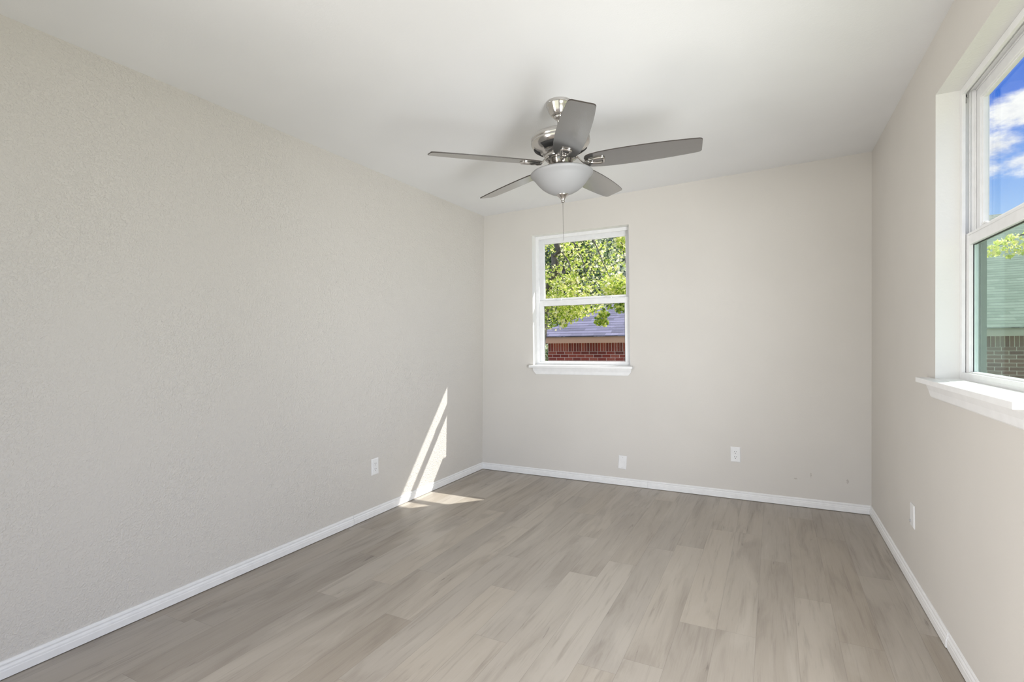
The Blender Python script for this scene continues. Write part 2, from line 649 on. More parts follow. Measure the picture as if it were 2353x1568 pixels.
mb = MB()
mb.sweep(prof, [fL(0, 0, 1), fL(-1.700)])
pk = [(a + (0.0028 if a > 0 else 0), b + (0.0015 if b > 0.06 else 0)) for a, b in prof]
mb.sweep(pk, [fL(-1.7045), fL(YN)])
struct(mb.build('baseboard_left', M_trim), 'white moulded baseboard along the left wall with a visible joint', 'baseboard')
mb = MB()
mb.sweep(prof, [fB(lambda z: xl(0, z), 1), fB(lambda z: 1.589)])
mb.sweep(prof, [fB(lambda z: 1.5900), fB(lambda z: xr(0, z), -1)])
struct(mb.build('baseboard_back', M_trim), 'white moulded baseboard along the far wall under the window', 'baseboard')
mb = MB()
mb.sweep(prof, [fR(0, 0, 1), fR(-1.715)])
pk = [(a - (0.0035 if a > 0 else 0), b) for a, b in prof]
mb.sweep(pk, [fR(-1.7155), fR(-2.71)])
struct(mb.build('baseboard_right', M_trim), 'white moulded baseboard along the right wall', 'baseboard')


# ------------------------------------------------------------------ windows
def window(name, label, P, u0, u1, z0, z1, glass_low, stool, flip, clip_side):
    """P(u, z, d) -> point.  Single-hung vinyl window set d0 deep in the opening.
    stool = (ua, ub, projection)"""
    root = empty(name, P((u0 + u1) / 2, z0, 0))
    struct(root, label, 'window')
    base = root.location.copy()
    T = lambda u, z, d: Vector(P(u, z, d)) - base
    Wd, H = u1 - u0, z1 - z0

    def bx(mb, ua, za, da, ub, zb, db):
        vs = [T(u, z, d) for u in (ua, ub) for z in (za, zb) for d in (da, db)]
        mb.add(vs, [(0, 1, 3, 2), (4, 6, 7, 5), (0, 4, 5, 1), (2, 3, 7, 6), (0, 2, 6, 4), (1, 5, 7, 3)])

    def ring(mb, m0, m1, da, db, za=None, zb=None, mt=None, mbm=None):
        """rectangular ring between inset m0 and m1 (sides), with top/bottom rails mt, mbm"""
        za = (z0 if za is None else za) + m0
        zb = (z1 if zb is None else zb) - m0
        mt = m1 - m0 if mt is None else mt
        mbm = m1 - m0 if mbm is None else mbm
        bx(mb, u0 + m0, za, da, u0 + m1, zb, db)
        bx(mb, u1 - m1, za, da, u1 - m0, zb, db)
        bx(mb, u0 + m1, za, da, u1 - m1, za + mbm, db)
        bx(mb, u0 + m1, zb - mt, da, u1 - m1, zb, db)

    fr = MB()
    ring(fr, 0.0, 0.013, 0.080, 0.163)                      # outer jamb
    ring(fr, 0.012, 0.029, 0.0795, 0.0915)                   # front lip
    ring(fr, 0.013, 0.021, 0.1235, 0.1275)                  # parting rib
    ring(fr, 0.013, 0.018, 0.106, 0.110)
    fr.build('frame', M_vinyl, root, 0.0012)
    zm = z0 + 0.5 * H
    if clip_side:
        ot = MB()
        for (a_, b_) in ((u0 + 0.013, u0 + 0.0145), (u1 - 0.0145, u1 - 0.013)):
            bx(ot, a_, z0 + 0.014, 0.1285, b_, zm - 0.03, 0.1625)
        for (a_, b_) in ((u0 + 0.013, u0 + 0.019), (u1 - 0.019, u1 - 0.013)):
            bx(ot, a_, z0 + 0.014, 0.142, b_, zm - 0.03, 0.146)
        ot.build('outer_track', M_track, root)
    lg0, lg1, ug0, ug1 = z0 + 0.034, z0 + 0.4555 * H, z0 + 0.517 * H, z1 - 0.062
    # upper sash (outer track)
    us = MB()
    zb_ = z0 + 0.478 * H
    us_top = z1 - 0.013
    bx(us, u0 + 0.014, zb_, 0.128, u0 + 0.060, us_top, 0.157)
    bx(us, u1 - 0.060, zb_, 0.128, u1 - 0.014, us_top, 0.157)
    bx(us, u0 + 0.060, zb_, 0.128, u1 - 0.060, ug0, 0.157)
    bx(us, u0 + 0.060, ug1, 0.128, u1 - 0.060, us_top, 0.157)
    # glazing bead step
    for (a_, b_, c_, d_) in ((u0 + 0.052, u0 + 0.0655, ug0 - 0.006, ug1 + 0.006), (u1 - 0.0655, u1 - 0.052, ug0 - 0.006, ug1 + 0.006)):
        bx(us, a_, c_, 0.135, b_, d_, 0.152)
    bx(us, u0 + 0.06, ug1 - 0.005, 0.135, u1 - 0.06, ug1 + 0.004, 0.152)
    uso = us.build('upper_sash', M_vinyl, root, 0.0018)
    pn = MB()
    bx(pn, u0 + 0.056, ug0 - 0.006, 0.1415, u1 - 0.056, ug1 + 0.006, 0.1455)
    pn.build('pane', M_glass, uso)
    # lower sash (inner track)
    ls = MB()
    lt = z0 + 0.497 * H
    bx(ls, u0 + 0.0145, z0 + 0.0135, 0.0935, u0 + 0.064, lt, 0.123)
    bx(ls, u1 - 0.064, z0 + 0.0135, 0.0935, u1 - 0.0145, lt, 0.123)
    bx(ls, u0 + 0.064, z0 + 0.0135, 0.0935, u1 - 0.064, lg0, 0.123)
    bx(ls, u0 + 0.064, lg1, 0.0935, u1 - 0.064, lt, 0.123)
    bx(ls, u0 + 0.064, lt - 0.012, 0.0895, u1 - 0.064, lt - 0.004, 0.094)      # lift lip
    for (a_, b_) in ((u0 + 0.062, u0 + 0.069), (u1 - 0.069, u1 - 0.062)):
        bx(ls, a_, lg0, 0.101, b_, lg1, 0.119)
    lso = ls.build('lower_sash', M_vinyl, root, 0.0018)
    gk = MB()
    for (a_, b_) in ((u0 + 0.069, u0 + 0.0712), (u1 - 0.0712, u1 - 0.069)):
        bx(gk, a_, lg0, 0.1045, b_, lg1, 0.107)
    bx(gk, u0 + 0.069, lg1 - 0.002, 0.105, u1 - 0.069, lg1, 0.1135)
    gk.build('gasket', M_gasket, lso)
    pn = MB()
    bx(pn, u0 + 0.066, lg0 - 0.004, 0.107, u1 - 0.066, lg1 + 0.004, 0.111)
    pn.build('pane', glass_low, lso)
    for q in (0.24, 0.76):                                     # cam locks on the meeting rail
        lk = MB()
        uc = u0 + q * Wd
        bx(lk, uc - 0.030, lt, 0.097, uc + 0.030, lt + 0.006, 0.120)
        bx(lk, uc - 0.012, lt + 0.006, 0.095, uc + 0.028, lt + 0.013, 0.107)
        lk.build('sash_lock', M_vinyl, lso, 0.002)
    if clip_side:
        for uu in (u0 + 0.0135, u1 - 0.0215):
            cp = MB()
            bx(cp, uu, z1 - 0.064, 0.0935, uu + 0.008, z1 - 0.029, 0.0975)
            bx(cp, uu, z1 - 0.042, 0.092, uu + 0.008, z1 - 0.029, 0.101)
            cp.build('balance_clip', M_steel, root, 0.0008)
    # stool and apron
    ua, ub, pj = stool
    st = MB()
    st.add([T(*c) for c in ((ua, z0 - 0.021, 0), (ub, z0 - 0.021, 0), (ub, z0 - 0.021, -pj), (ua, z0 - 0.021, -pj),
                            (ua, z0, 0), (ub, z0, 0), (ub, z0, -pj), (ua, z0, -pj))],
           [(3, 2, 1, 0), (4, 5, 6, 7), (0, 1, 5, 4), (1, 2, 6, 5), (2, 3, 7, 6), (3, 0, 4, 7)])
    bx(st, u0 + 0.0005, z0 - 0.004, -0.003, u1 - 0.0005, z0 + 0.0012, 0.082)
    st.build('window_sill', M_trim, root, 0.002)
    ap = MB()
    at, ab = z0 - 0.021, z0 - 0.084
    pr = [(0, ab), (0.0045, ab), (0.0085, ab + 0.005), (0.0095, ab + 0.010), (0.0115, ab + 0.030), (0.017, ab + 0.047), (0.0185, ab + 0.052), (0.0185, at), (0, at)]
    a0, a1 = ua + 0.018, ub - 0.018
    cut = 0.030
    kk = lambda z: cut * max(0.0, (ab + 0.036 - z) / 0.036)
    ap.sweep(pr, [lambda a, b: T(a0 + kk(b), b, -a), lambda a, b: T(a1 - kk(b), b, -a)])
    ap.build('apron', M_trim, root)
    return root


window('window_1', 'small white single-hung window in the far wall, tree and purple-grey roof outside', PB, B_U0, B_U1, B_Z0, B_Z1, M_glass,
       (0.540, 1.4835, 0.066), 1, False)
window('window_2', 'large white single-hung window in the right wall, blue sky and green roof outside', PR, R_U0, R_U1, R_Z0, R_Z1, M_glass_green,
       (-2.452, -1.438, 0.052), -1, True)


# ------------------------------------------------------------------ wall plates
def plate_root(name, origin, normal, rot, label, cat, group=None):
    n = Vector(normal).normalized()
    upv = Vector((0, 0, 1))
    x = upv.cross(n).normalized()
    Mx = Matrix((x, n, upv)).transposed().to_4x4()
    # local: x along wall, y out of wall, z up
    Mx = Mx @ Matrix.Rotation(rot, 4, 'Y')
    Mx.translation = Vector(origin)
    r = empty(name)
    r.matrix_world = Mx
    tag(r, label, cat, group)
    return r


def plate_body(parent, wd=0.071, hg=0.116, dp=0.0062, nm='cover_plate'):
    mb = MB()
    a, b = wd / 2, hg / 2
    i = 0.0055
    lo = [(-a, 0, -b), (a, 0, -b), (a, 0, b), (-a, 0, b)]
    md = [(-a, dp * 0.45, -b), (a, dp * 0.45, -b), (a, dp * 0.45, b), (-a, dp * 0.45, b)]
    hi = [(-a + i, dp, -b + i), (a - i, dp, -b + i), (a - i, dp, b - i), (-a + i, dp, b - i)]
    fs = [(3, 2, 1, 0), (8, 9, 10, 11)]
    for k in range(4):
        k2 = (k + 1) % 4
        fs += [(k, k2, 4 + k2, 4 + k), (4 + k, 4 + k2, 8 + k2, 8 + k)]
    mb.add(lo + md + hi, fs)
    return mb.build(nm, M_plastic, parent, 0.0008)


def disc(mb, x, z, y0, y1, r, n=14, flat=0.0):
    pts = []
    for k in range(n):
        a = 2 * math.pi * k / n
        px, pz = r * math.cos(a), r * math.sin(a)
        if flat:
            pz = max(-flat, min(flat, pz))
        pts.append((x + px, z + pz))
    vs = [(px, y0, pz) for px, pz in pts] + [(px, y1, pz) for px, pz in pts]
    mb.add(vs, [tuple(range(n)), tuple(range(n, 2 * n))] + [(k, (k + 1) % n, n + (k + 1) % n, n + k) for k in range(n)])


def outlet(origin, normal, label):
    r = plate_root('electrical_outlet', origin, normal, 0.0, label, 'outlet', 'duplex electrical outlets')
    plate_body(r)
    for s in (1, -1):
        mb = MB()
        disc(mb, 0, s * 0.0195, 0.004, 0.0078, 0.0172, 28, 0.0142)
        rc = mb.build('receptacle', M_plastic, r, 0.0006)
        for dx, hh in ((-0.0063, 0.0042), (0.0063, 0.0034)):
            sm_ = MB()
            sm_.box(dx - 0.0013, 0.0070, s * 0.0195 + 0.0035 - hh, dx + 0.0013, 0.0082, s * 0.0195 + 0.0035 + hh)
            sm_.build('slot', M_slot, rc)
        sm_ = MB()
        disc(sm_, 0, s * 0.0195 - 0.0082, 0.0070, 0.0082, 0.0027)
        sm_.build('ground_hole', M_slot, rc)
    sc = MB()
    disc(sc, 0, 0, 0.004, 0.0072, 0.003)
    sc.build('screw', M_plastic, r)
    return r


outlet((xl(-1.491, 0.351), -1.491, 0.351), (1, 0, -LD), 'white outlet low on the left wall, between the baseboard joint and the sun streaks')
outlet((2.2575, 0, 0.3403), (0, -1, 0), 'white outlet low on the far wall, right of the blank plate')
bp = plate_root('blank_wall_plate', (1.3778, 0, 0.1945), (0, -1, 0), math.radians(4.5), 'crooked blank white wall plate low on the far wall under the window', 'wall plate')
plate_body(bp, 0.071, 0.114, 0.0068)
for s in (1, -1):
    mb = MB()
    disc(mb, 0, s * 0.042, 0.005, 0.0074, 0.0028)
    mb.build('screw', M_steel, bp)
jp = plate_root('cable_wall_plate', (xr(-1.146, 0.348), -1.146, 0.348), (-1, 0, RD), 0.0, 'white cable jack plate low on the right wall near the far corner', 'wall plate')
plate_body(jp, 0.074, 0.113, 0.0066)
mb = MB()
disc(mb, -0.022, -0.030, 0.005, 0.0125, 0.0052)
mb.build('jack', M_steel, jp, 0.0006)

# ------------------------------------------------------------------ ceiling fan
MX, MY = 1.54059, -1.77528
DE = 0.03043
PH = 3.95239
BR = 0.6939
rh = Vector((rt.x, rt.y, 0)).normalized()
dn = (Vector((0, 0, -1)) + DE * rh).normalized()
U = -dn
Xv = (Vector((1, 0, 0)) - U * U.x).normalized()
Yv = U.cross(Xv)
FM = Matrix((Xv, Yv, U)).transposed().to_4x4()
FM.translation = Vector((MX, MY, zc(MX, MY)))
fan = empty('ceiling_fan')
fan.matrix_world = FM
tag(fan, 'brushed nickel five-blade ceiling fan with frosted bowl light hanging from the ceiling', 'ceiling fan')


def lz(p): return [(r, -h) for r, h in p]


MB().lathe(lz([(0.05, -0.002), (0.0655, -0.002), (0.0665, 0.004), (0.0665, 0.017), (0.0635, 0.021), (0.0600, 0.034), (0.0530, 0.052), (0.0445, 0.066),
               (0.0390, 0.0715), (0.0340, 0.072), (0.0300, 0.066)]), 56).build('canopy', M_nickel, fan)
mb = MB()
mb.lathe(lz([(0.0200, 0.060), (0.0285, 0.066), (0.0310, 0.074), (0.0285, 0.083), (0.0200, 0.088), (0.0125, 0.089), (0.0125, 0.136), (0.0225, 0.137), (0.0235, 0.150), (0.0300, 0.160), (0.0300, 0.166)]), 36)
mb.build('downrod', M_nickel, fan)
for a in (2.9, 4.3, 5.7):
    mb = MB()
    ca_, sa_ = math.cos(a), math.sin(a)
    mb.tube([(0.064 * ca_, 0.064 * sa_, -0.0105), (0.0685 * ca_, 0.0685 * sa_, -0.0105)], 0.0035, 10)
    mb.build('canopy_screw', M_steel, fan)
mh = MB()
mh.lathe(lz([(0.030, 0.160), (0.085, 0.161), (0.122, 0.167), (0.143, 0.176), (0.1525, 0.187), (0.1535, 0.204), (0.1515, 0.2055), (0.1515, 0.2075), (0.1545, 0.209),
             (0.1535, 0.217), (0.147, 0.229), (0.136, 0.241), (0.120, 0.252), (0.104, 0.260), (0.096, 0.263), (0.094, 0.272), (0.060, 0.274)]), 72)
mho = mh.build('motor_housing', M_nickel, fan)
for k in range(5):                                            # dark cooling slots in the underside of the housing
    a0 = PH + (k + 0.5) * 2 * math.pi / 5
    vsl, fsl = [], []
    n = 10
    for i in range(n + 1):
        a = a0 + (i / n - 0.5) * 0.62
        for r_, h_ in ((0.1395, 0.2392), (0.1085, 0.2588)):
            vsl.append((r_ * math.cos(a), r_ * math.sin(a), -h_))
    for i in range(n):
        fsl.append((2 * i, 2 * i + 1, 2 * i + 3, 2 * i + 2))
    sb = MB()
    sb.add(vsl, fsl, True)
    so_ = sb.build('cooling_slot', M_gasket, mho, recalc=False)
    sd = so_.modifiers.new('solid', 'SOLIDIFY')
    sd.thickness = 0.003
    sd.offset = 0
MB().lathe(lz([(0.050, 0.272), (0.084, 0.273), (0.086, 0.276), (0.086, 0.292), (0.083, 0.296), (0.050, 0.298)]), 56).build('flywheel', M_nickel, fan)
MB().lathe(lz([(0.030, 0.296), (0.0590, 0.298), (0.0600, 0.302), (0.0600, 0.333), (0.0660, 0.336), (0.0675, 0.339), (0.0675, 0.370), (0.0640, 0.374), (0.030, 0.376)]), 56).build('light_fitter', M_nickel, fan)
MB().lathe(lz([(0.060, 0.369), (0.120, 0.366), (0.158, 0.369), (0.1635, 0.374), (0.1625, 0.380), (0.1565, 0.387), (0.1480, 0.394), (0.1405, 0.404), (0.1335, 0.414),
               (0.1215, 0.429), (0.1060, 0.445), (0.0860, 0.460), (0.0620, 0.473), (0.0340, 0.483), (0.012, 0.4865)]), 72).build('light_bowl', M_bowl, fan)
MB().lathe(lz([(0.010, 0.478), (0.0310, 0.480), (0.0325, 0.4835), (0.0290, 0.488), (0.0215, 0.494), (0.0150, 0.502), (0.0105, 0.510), (0.0085, 0.516), (0.0105, 0.519), (0.0105, 0.523), (0.0040, 0.526)]), 32).build('finial', M_nickel, fan)
# pull chain hangs true vertical
ld_ = FM.to_3x3().transposed() @ Vector((0, 0, -1))
st_ = Vector((0, 0, -0.524))
L1 = 0.338
ch = MB()
ch.tube([st_, st_ + ld_ * L1], 0.0008, 6)
nb = 150
for i in range(nb):
    c = st_ + ld_ * (L1 * (i + 0.5) / nb)
    bmv = []
    for q in ((1, 0, 0), (-1, 0, 0), (0, 1, 0), (0, -1, 0), (0, 0, 1), (0, 0, -1)):
        bmv.append(c + Vector(q) * 0.00125)
    ch.add(bmv, [(0, 2, 4), (2, 1, 4), (1, 3, 4), (3, 0, 4), (2, 0, 5), (1, 2, 5), (3, 1, 5), (0, 3, 5)], True)
cho = ch.build('pull_chain', M_chain, fan)
fb = MB()
fb.lathe([(0.0016, 0.006), (0.0030, 0.0), (0.0060, -0.010), (0.0098, -0.020), (0.0108, -0.026), (0.0095, -0.031), (0.004, -0.034)], 20)
fo = fb.build('fob', M_fob, cho)
fo.location = st_ + ld_ * (L1 + 0.001)

# blades
pitch = math.radians(13.0)
outl = [(0.122, 0.026), (0.127, 0.040), (0.137, 0.050), (0.155, 0.0575), (0.20, 0.0655), (0.27, 0.0715), (0.36, 0.0735), (0.45, 0.0725), (0.54, 0.0690), (0.61, 0.0640),
        (0.66, 0.0590), (0.680, 0.0565), (0.689, 0.0520), (BR, 0.0440)]
hB = 0.324
loop = [(r, w_) for r, w_ in outl] + [(r, -w_) for r, w_ in reversed(outl)]
TB = 0.0055


def bl(r, w_, dz_):
    return (r, w_ * math.cos(pitch) + dz_ * math.sin(pitch), -hB - w_ * math.sin(pitch) + dz_ * math.cos(pitch))


n = len(loop)
mb = MB()
mb.add([bl(r, w_, -TB / 2) for r, w_ in loop] + [bl(r, w_, TB / 2) for r, w_ in loop],
       [tuple(range(n))[::-1], tuple(range(n, 2 * n))] + [(k, (k + 1) % n, n + (k + 1) % n, n + k) for k in range(n)])
blade0 = mb.build('blade', M_blade, fan)
blade0.data.materials.append(M_blade_edge)
for pl_ in blade0.data.polygons:
    if len(pl_.vertices) == 4:
        pl_.material_index = 1
# blade arm: chrome loop with an opening, and the neck to the flywheel
mb = MB()
lo = [(0.128, 0.014), (0.150, 0.020), (0.185, 0.0265), (0.212, 0.0285), (0.2235, 0.0240), (0.2265, 0.0130)]
lo = lo + [(r, -w_) for r, w_ in reversed(lo)]
ins = [(0.150, 0.0070), (0.165, 0.0105), (0.188, 0.0150), (0.205, 0.0160), (0.2115, 0.0135), (0.2130, 0.0070)]
ins = ins + [(r, -w_) for r, w_ in reversed(ins)]
m_ = len(lo)
mid = [((a[0] + b[0]) / 2, (a[1] + b[1]) / 2) for a, b in zip(lo, ins)]
lay = [[bl(r, w_, -TB / 2) for r, w_ in lo], [bl(r, w_, -TB / 2 - 0.005) for r, w_ in lo], [bl(r, w_, -TB / 2 - 0.0105) for r, w_ in mid],
       [bl(r, w_, -TB / 2 - 0.005) for r, w_ in ins], [bl(r, w_, -TB / 2) for r, w_ in ins]]
fsx = []
for j in range(4):
    for k in range(m_):
        k2 = (k + 1) % m_
        fsx.append((j * m_ + k, j * m_ + k2, (j + 1) * m_ + k2, (j + 1) * m_ + k))
fsx += [(4 * m_ + k, 4 * m_ + (k + 1) % m_, (k + 1) % m_, k) for k in range(m_)]
mb.add([p for l in lay for p in l], fsx, True)
neck = [((0.070, 0, -0.292), 0.019, 0.005), ((0.088, 0, -0.300), 0.016, 0.006), ((0.102, 0, -0.316), 0.012, 0.0065), ((0.116, 0, -0.330), 0.0105, 0.0065), ((0.134, 0, -0.3335), 0.0125, 0.006), ((0.152, 0, -0.3315), 0.014, 0.005)]
vv, ff_ = [], []
for (c, hw, th) in neck:
    for k in range(12):
        a = 2 * math.pi * k / 12
        vv.append((c[0], c[1] + hw * math.cos(a), c[2] + th * math.sin(a)))
for j in range(len(neck) - 1):
    for k in range(12):
        k2 = (k + 1) % 12
        ff_.append((j * 12 + k, j * 12 + k2, (j + 1) * 12 + k2, (j + 1) * 12 + k))
ff_ += [tuple(range(12)), tuple(range(60, 72))]
mb.add(vv, ff_, True)
arm0 = mb.build('blade_arm', M_nickel, fan)
for k in range(5):
    for src in (blade0, arm0):
        o = src if k == 0 else src.copy()
        if k:
            COL.objects.link(o)
            o.parent = fan
        o.rotation_euler = (0, 0, PH + k * 2 * math.pi / 5)


# ------------------------------------------------------------------ outside: ground, houses, trees
GZ = -1.05
m, t = mat('lawn_grass')
co = t.node('ShaderNodeTexCoord').outputs['Object']
n_ = t.noise(co, 6, 5, 0.6).outputs['Fac']
col = t.ramp(n_, [(0.3, (0.14, 0.16, 0.08)), (0.55, (0.27, 0.28, 0.17)), (0.75, (0.38, 0.37, 0.27))])
finish(t, principled(t, col, 0.9, normal=bump(t, n_, 0.6, 0.05)))
mb = MB()
mb.box(-40, -30, GZ - 0.2, 45, 60, GZ)
struct(mb.build('ground', m), 'green lawn outside around the house', 'ground')


def brick_mat(name, c1, c2, c3, mortar, ztop, x0):
    m, t = mat(name)
    co = t.node('ShaderNodeTexCoord').outputs['Object']
    xyz = t.sep(co)
    h = t.math('ADD', xyz[0], xyz[1])
    zz = t.math('SUBTRACT', xyz[2], ztop)            # 0 at the top of the brickwork, negative below
    SO = 0.205

    def bt(vec, bw, rh_, off):
        nd = t.node('ShaderNodeTexBrick')
        nd.offset = off
        t.put(nd.inputs['Vector'], vec)
        nd.inputs['Color1'].default_value = (0, 0, 0, 1)
        nd.inputs['Color2'].default_value = (1, 1, 1, 1)
        nd.inputs['Mortar'].default_value = (0.5, 0.5, 0.5, 1)
        nd.inputs['Scale'].default_value = 1.0
        nd.inputs['Mortar Size'].default_value = 0.0058
        nd.inputs['Mortar Smooth'].default_value = 0.25
        nd.inputs['Bias'].default_value = 0.0
        nd.inputs['Brick Width'].default_value = bw
        nd.inputs['Row Height'].default_value = rh_
        return nd

    a = bt(t.combine(h, t.math('ADD', zz, SO + 0.0755 * 40), 0), 0.213, 0.0755, 0.5)
    b = bt(t.combine(t.math('ADD', zz, SO + 0.006), h, 0), SO + 0.012, 0.068, 0.0)
    sold = t.math('GREATER_THAN', zz, -SO)
    rnd = t.mix(sold, a.outputs['Color'], b.outputs['Color'])
    fac = t.math('ADD', t.math('MULTIPLY', a.outputs['Fac'], t.math('SUBTRACT', 1.0, sold)), t.math('MULTIPLY', b.outputs['Fac'], sold))
    n_ = t.noise(co, 45, 4).outputs['Fac']
    col = t.ramp(t.sep(rnd)[0], [(0.0, c1), (0.5, c2), (1.0, c3)])
    col = t.mix(t.maprange(n_, 0.35, 0.7, 0, 0.3), col, tuple(c * 0.55 for c in c1))
    col = t.mix(fac, col, mortar)
    hg = t.math('SUBTRACT', 1.0, fac)
    finish(t, principled(t, col, 0.85, normal=bump(t, hg, 0.5, 0.006)))
    return m


def shingle_mat(name, c1, c2, dark, slope, y0):
    m, t = mat(name)
    co = t.node('ShaderNodeTexCoord').outputs['Object']
    xyz = t.sep(co)
    s_ = t.math('DIVIDE', t.math('SUBTRACT', xyz[1], y0), math.cos(slope))
    wob = t.math('MULTIPLY', t.math('SUBTRACT', t.noise(co, 5, 2).outputs['Fac'], 0.5), 0.022)
    vec = t.combine(xyz[0], t.math('ADD', t.math('ADD', s_, wob), 1.40), 0)
    nd = t.node('ShaderNodeTexBrick')
    nd.offset = 0.37
    nd.offset_frequency = 2
    t.put(nd.inputs['Vector'], vec)
    nd.inputs['Color1'].default_value = (0, 0, 0, 1)
    nd.inputs['Color2'].default_value = (1, 1, 1, 1)
    nd.inputs['Mortar'].default_value = (0.5, 0.5, 0.5, 1)
    nd.inputs['Scale'].default_value = 1.0
    nd.inputs['Mortar Size'].default_value = 0.0015
    nd.inputs['Mortar Smooth'].default_value = 0.1
    nd.inputs['Brick Width'].default_value = 0.29
    nd.inputs['Row Height'].default_value = 0.14
    v = t.math('FRACT', t.math('DIVIDE', t.math('ADD', t.math('ADD', s_, wob), 1.40), 0.14))
    butt = t.maprange(v, 0.06, 0.30, 1, 0, True)                    # dark butt line of each course
    gl = t.maprange(t.noise(co, 3.0, 2).outputs['Fac'], 0.35, 0.65, 0.7, 1.0)
    n_ = t.noise(co, 70, 3).outputs['Fac']
    col = t.ramp(t.sep(nd.outputs['Color'])[0], [(0.0, c1), (1.0, c2)])
    col = t.mix(t.maprange(n_, 0.3, 0.7, 0, 0.25), col, dark)
    col = t.mix(t.math('MULTIPLY', butt, t.math('MULTIPLY', gl, 0.97)), col, dark)
    finish(t, principled(t, col, 0.9))
    return m


def house(label, x0, x1, y0, depth, ze, pitch_, over, wallm, fasciam, roofm, fh=0.15, hip=True):
    """front wall faces -y at y0; eave (top of fascia) at ze"""
    yw1 = y0 + depth
    root = empty('neighbour_house', ((x0 + x1) / 2, (y0 + yw1) / 2, GZ))
    tag(root, label, 'house')
    off = -root.location

    def put(mb, nm, mt):
        o = mb.build(nm, mt, root)
        o.location = off
        return o
    mb = MB()
    mb.box(x0, y0, GZ, x1, yw1, ze - fh)
    put(mb, 'brick_wall', wallm)
    ex0, ex1, ey0, ey1 = x0 - over, x1 + over, y0 - over, yw1 + over
    mb = MB()
    zb = ze - fh
    mb.box(ex0, ey0, zb, ex1, ey0 + 0.03, ze)
    mb.box(ex0, ey1 - 0.03, zb, ex1, ey1, ze)
    mb.box(ex0, ey0 + 0.03, zb, ex0 + 0.03, ey1 - 0.03, ze)
    mb.box(ex1 - 0.03, ey0 + 0.03, zb, ex1, ey1 - 0.03, ze)
    put(mb, 'fascia', fasciam)
    mb = MB()
    mb.box(ex0 + 0.03, ey0 + 0.03, zb + 0.01, ex1 - 0.03, ey1 - 0.03, zb + 0.03)
    put(mb, 'soffit', fasciam)
    half = (ey1 - ey0) / 2
    rz = ze + half * math.tan(pitch_)
    g = 0.03
    a = [(ex0 - g, ey0 - g, ze), (ex1 + g, ey0 - g, ze), (ex1 + g, ey1 + g, ze), (ex0 - g, ey1 + g, ze)]
    hx = half if hip else 0
    r0, r1 = (ex0 + hx, (ey0 + ey1) / 2, rz), (ex1 - hx, (ey0 + ey1) / 2, rz)
    mb = MB()
    lift = 0.02
    A = [(x, y, z + lift) for x, y, z in a]
    mb.add(a + A + [(r0[0], r0[1], r0[2] + lift), (r1[0], r1[1], r1[2] + lift)],
           [(3, 2, 1, 0), (0, 1, 5, 4), (1, 2, 6, 5), (2, 3, 7, 6), (3, 0, 4, 7), (4, 5, 9, 8), (6, 7, 8, 9), (5, 6, 9), (7, 4, 8)])
    put(mb, 'roof', roofm)
    return root


P26 = math.radians(27)
house('red brick house with purple-grey shingle roof, beyond the far window', -2.56, 2.9, 7.65, 8.2, 1.335, P26, 0.32,
      brick_mat('red_brick', (0.19, 0.04, 0.035), (0.33, 0.058, 0.044), (0.43, 0.115, 0.085), (0.72, 0.56, 0.54), 1.335 - 0.15, 0),
      simple('brown_fascia', (0.50, 0.30, 0.22), 0.6), shingle_mat('purple_grey_shingles', (0.105, 0.105, 0.165), (0.225, 0.22, 0.335), (0.03, 0.028, 0.05), P26, 7.30))
house('brown brick house with green shingle roof, beyond the right window', 4.9, 16.5, 8.55, 12.2, 1.375, P26, 0.30,
      brick_mat('brown_brick', (0.15, 0.075, 0.05), (0.24, 0.12, 0.075), (0.27, 0.20, 0.14), (0.62, 0.58, 0.46), 1.375 - 0.14, 0),
      simple('tan_fascia', (0.42, 0.42, 0.31), 0.6), shingle_mat('green_shingles', (0.10, 0.145, 0.11), (0.18, 0.23, 0.185), (0.025, 0.04, 0.03), P26, 8.22), 0.14, False)

# own roof edge above the windows
mb = MB()
mb.box(-0.6, 0.165, 2.46, W + 0.36, 0.645, 2.62)
mb.box(W + 0.205, YN - 0.2, 2.43, W + 0.345, 0.165, 2.62)
struct(mb.build('trim_1', simple('eave_paint', (0.10, 0.11, 0.15), 0.6)), 'dark roof eave outside above the windows', 'eave')


def leaf_mat(name, stops, transl=0.5):
    m, t = mat(name)
    at = t.node('ShaderNodeAttribute', attribute_name='tone')
    v = t.sep(at.outputs['Color'])[0]
    col = t.ramp(v, stops)
    d = principled(t, col, 0.45, spec=0.4)
    tr = t.node('ShaderNodeBsdfTranslucent')
    t.put(tr.inputs[0], col)
    mx = t.node('ShaderNodeMixShader')
    mx.inputs[0].default_value = transl
    t.t.links.new(d, mx.inputs[1])
    t.t.links.new(tr.outputs[0], mx.inputs[2])
    finish(t, mx.outputs[0])
    return m


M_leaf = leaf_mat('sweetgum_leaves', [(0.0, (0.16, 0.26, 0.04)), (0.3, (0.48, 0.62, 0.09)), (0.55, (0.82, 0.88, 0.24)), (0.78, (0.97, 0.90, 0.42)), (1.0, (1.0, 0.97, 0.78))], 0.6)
M_leaf_blue = leaf_mat('blue_green_leaves', [(0.0, (0.06, 0.11, 0.10)), (0.35, (0.36, 0.47, 0.46)), (0.62, (0.78, 0.84, 0.78)), (1.0, (1.0, 0.99, 0.86))], 0.55)
M_leaf_dark = leaf_mat('dark_green_leaves', [(0.0, (0.03, 0.07, 0.03)), (0.4, (0.24, 0.33, 0.18)), (0.7, (0.70, 0.74, 0.48)), (1.0, (1.0, 0.97, 0.76))], 0.55)
m, t = mat('bark')
co = t.node('ShaderNodeTexCoord').outputs['Object']
n_ = t.noise(t.vmath('MULTIPLY', co, (14, 14, 3)), 1.0, 5, 0.6).outputs['Fac']
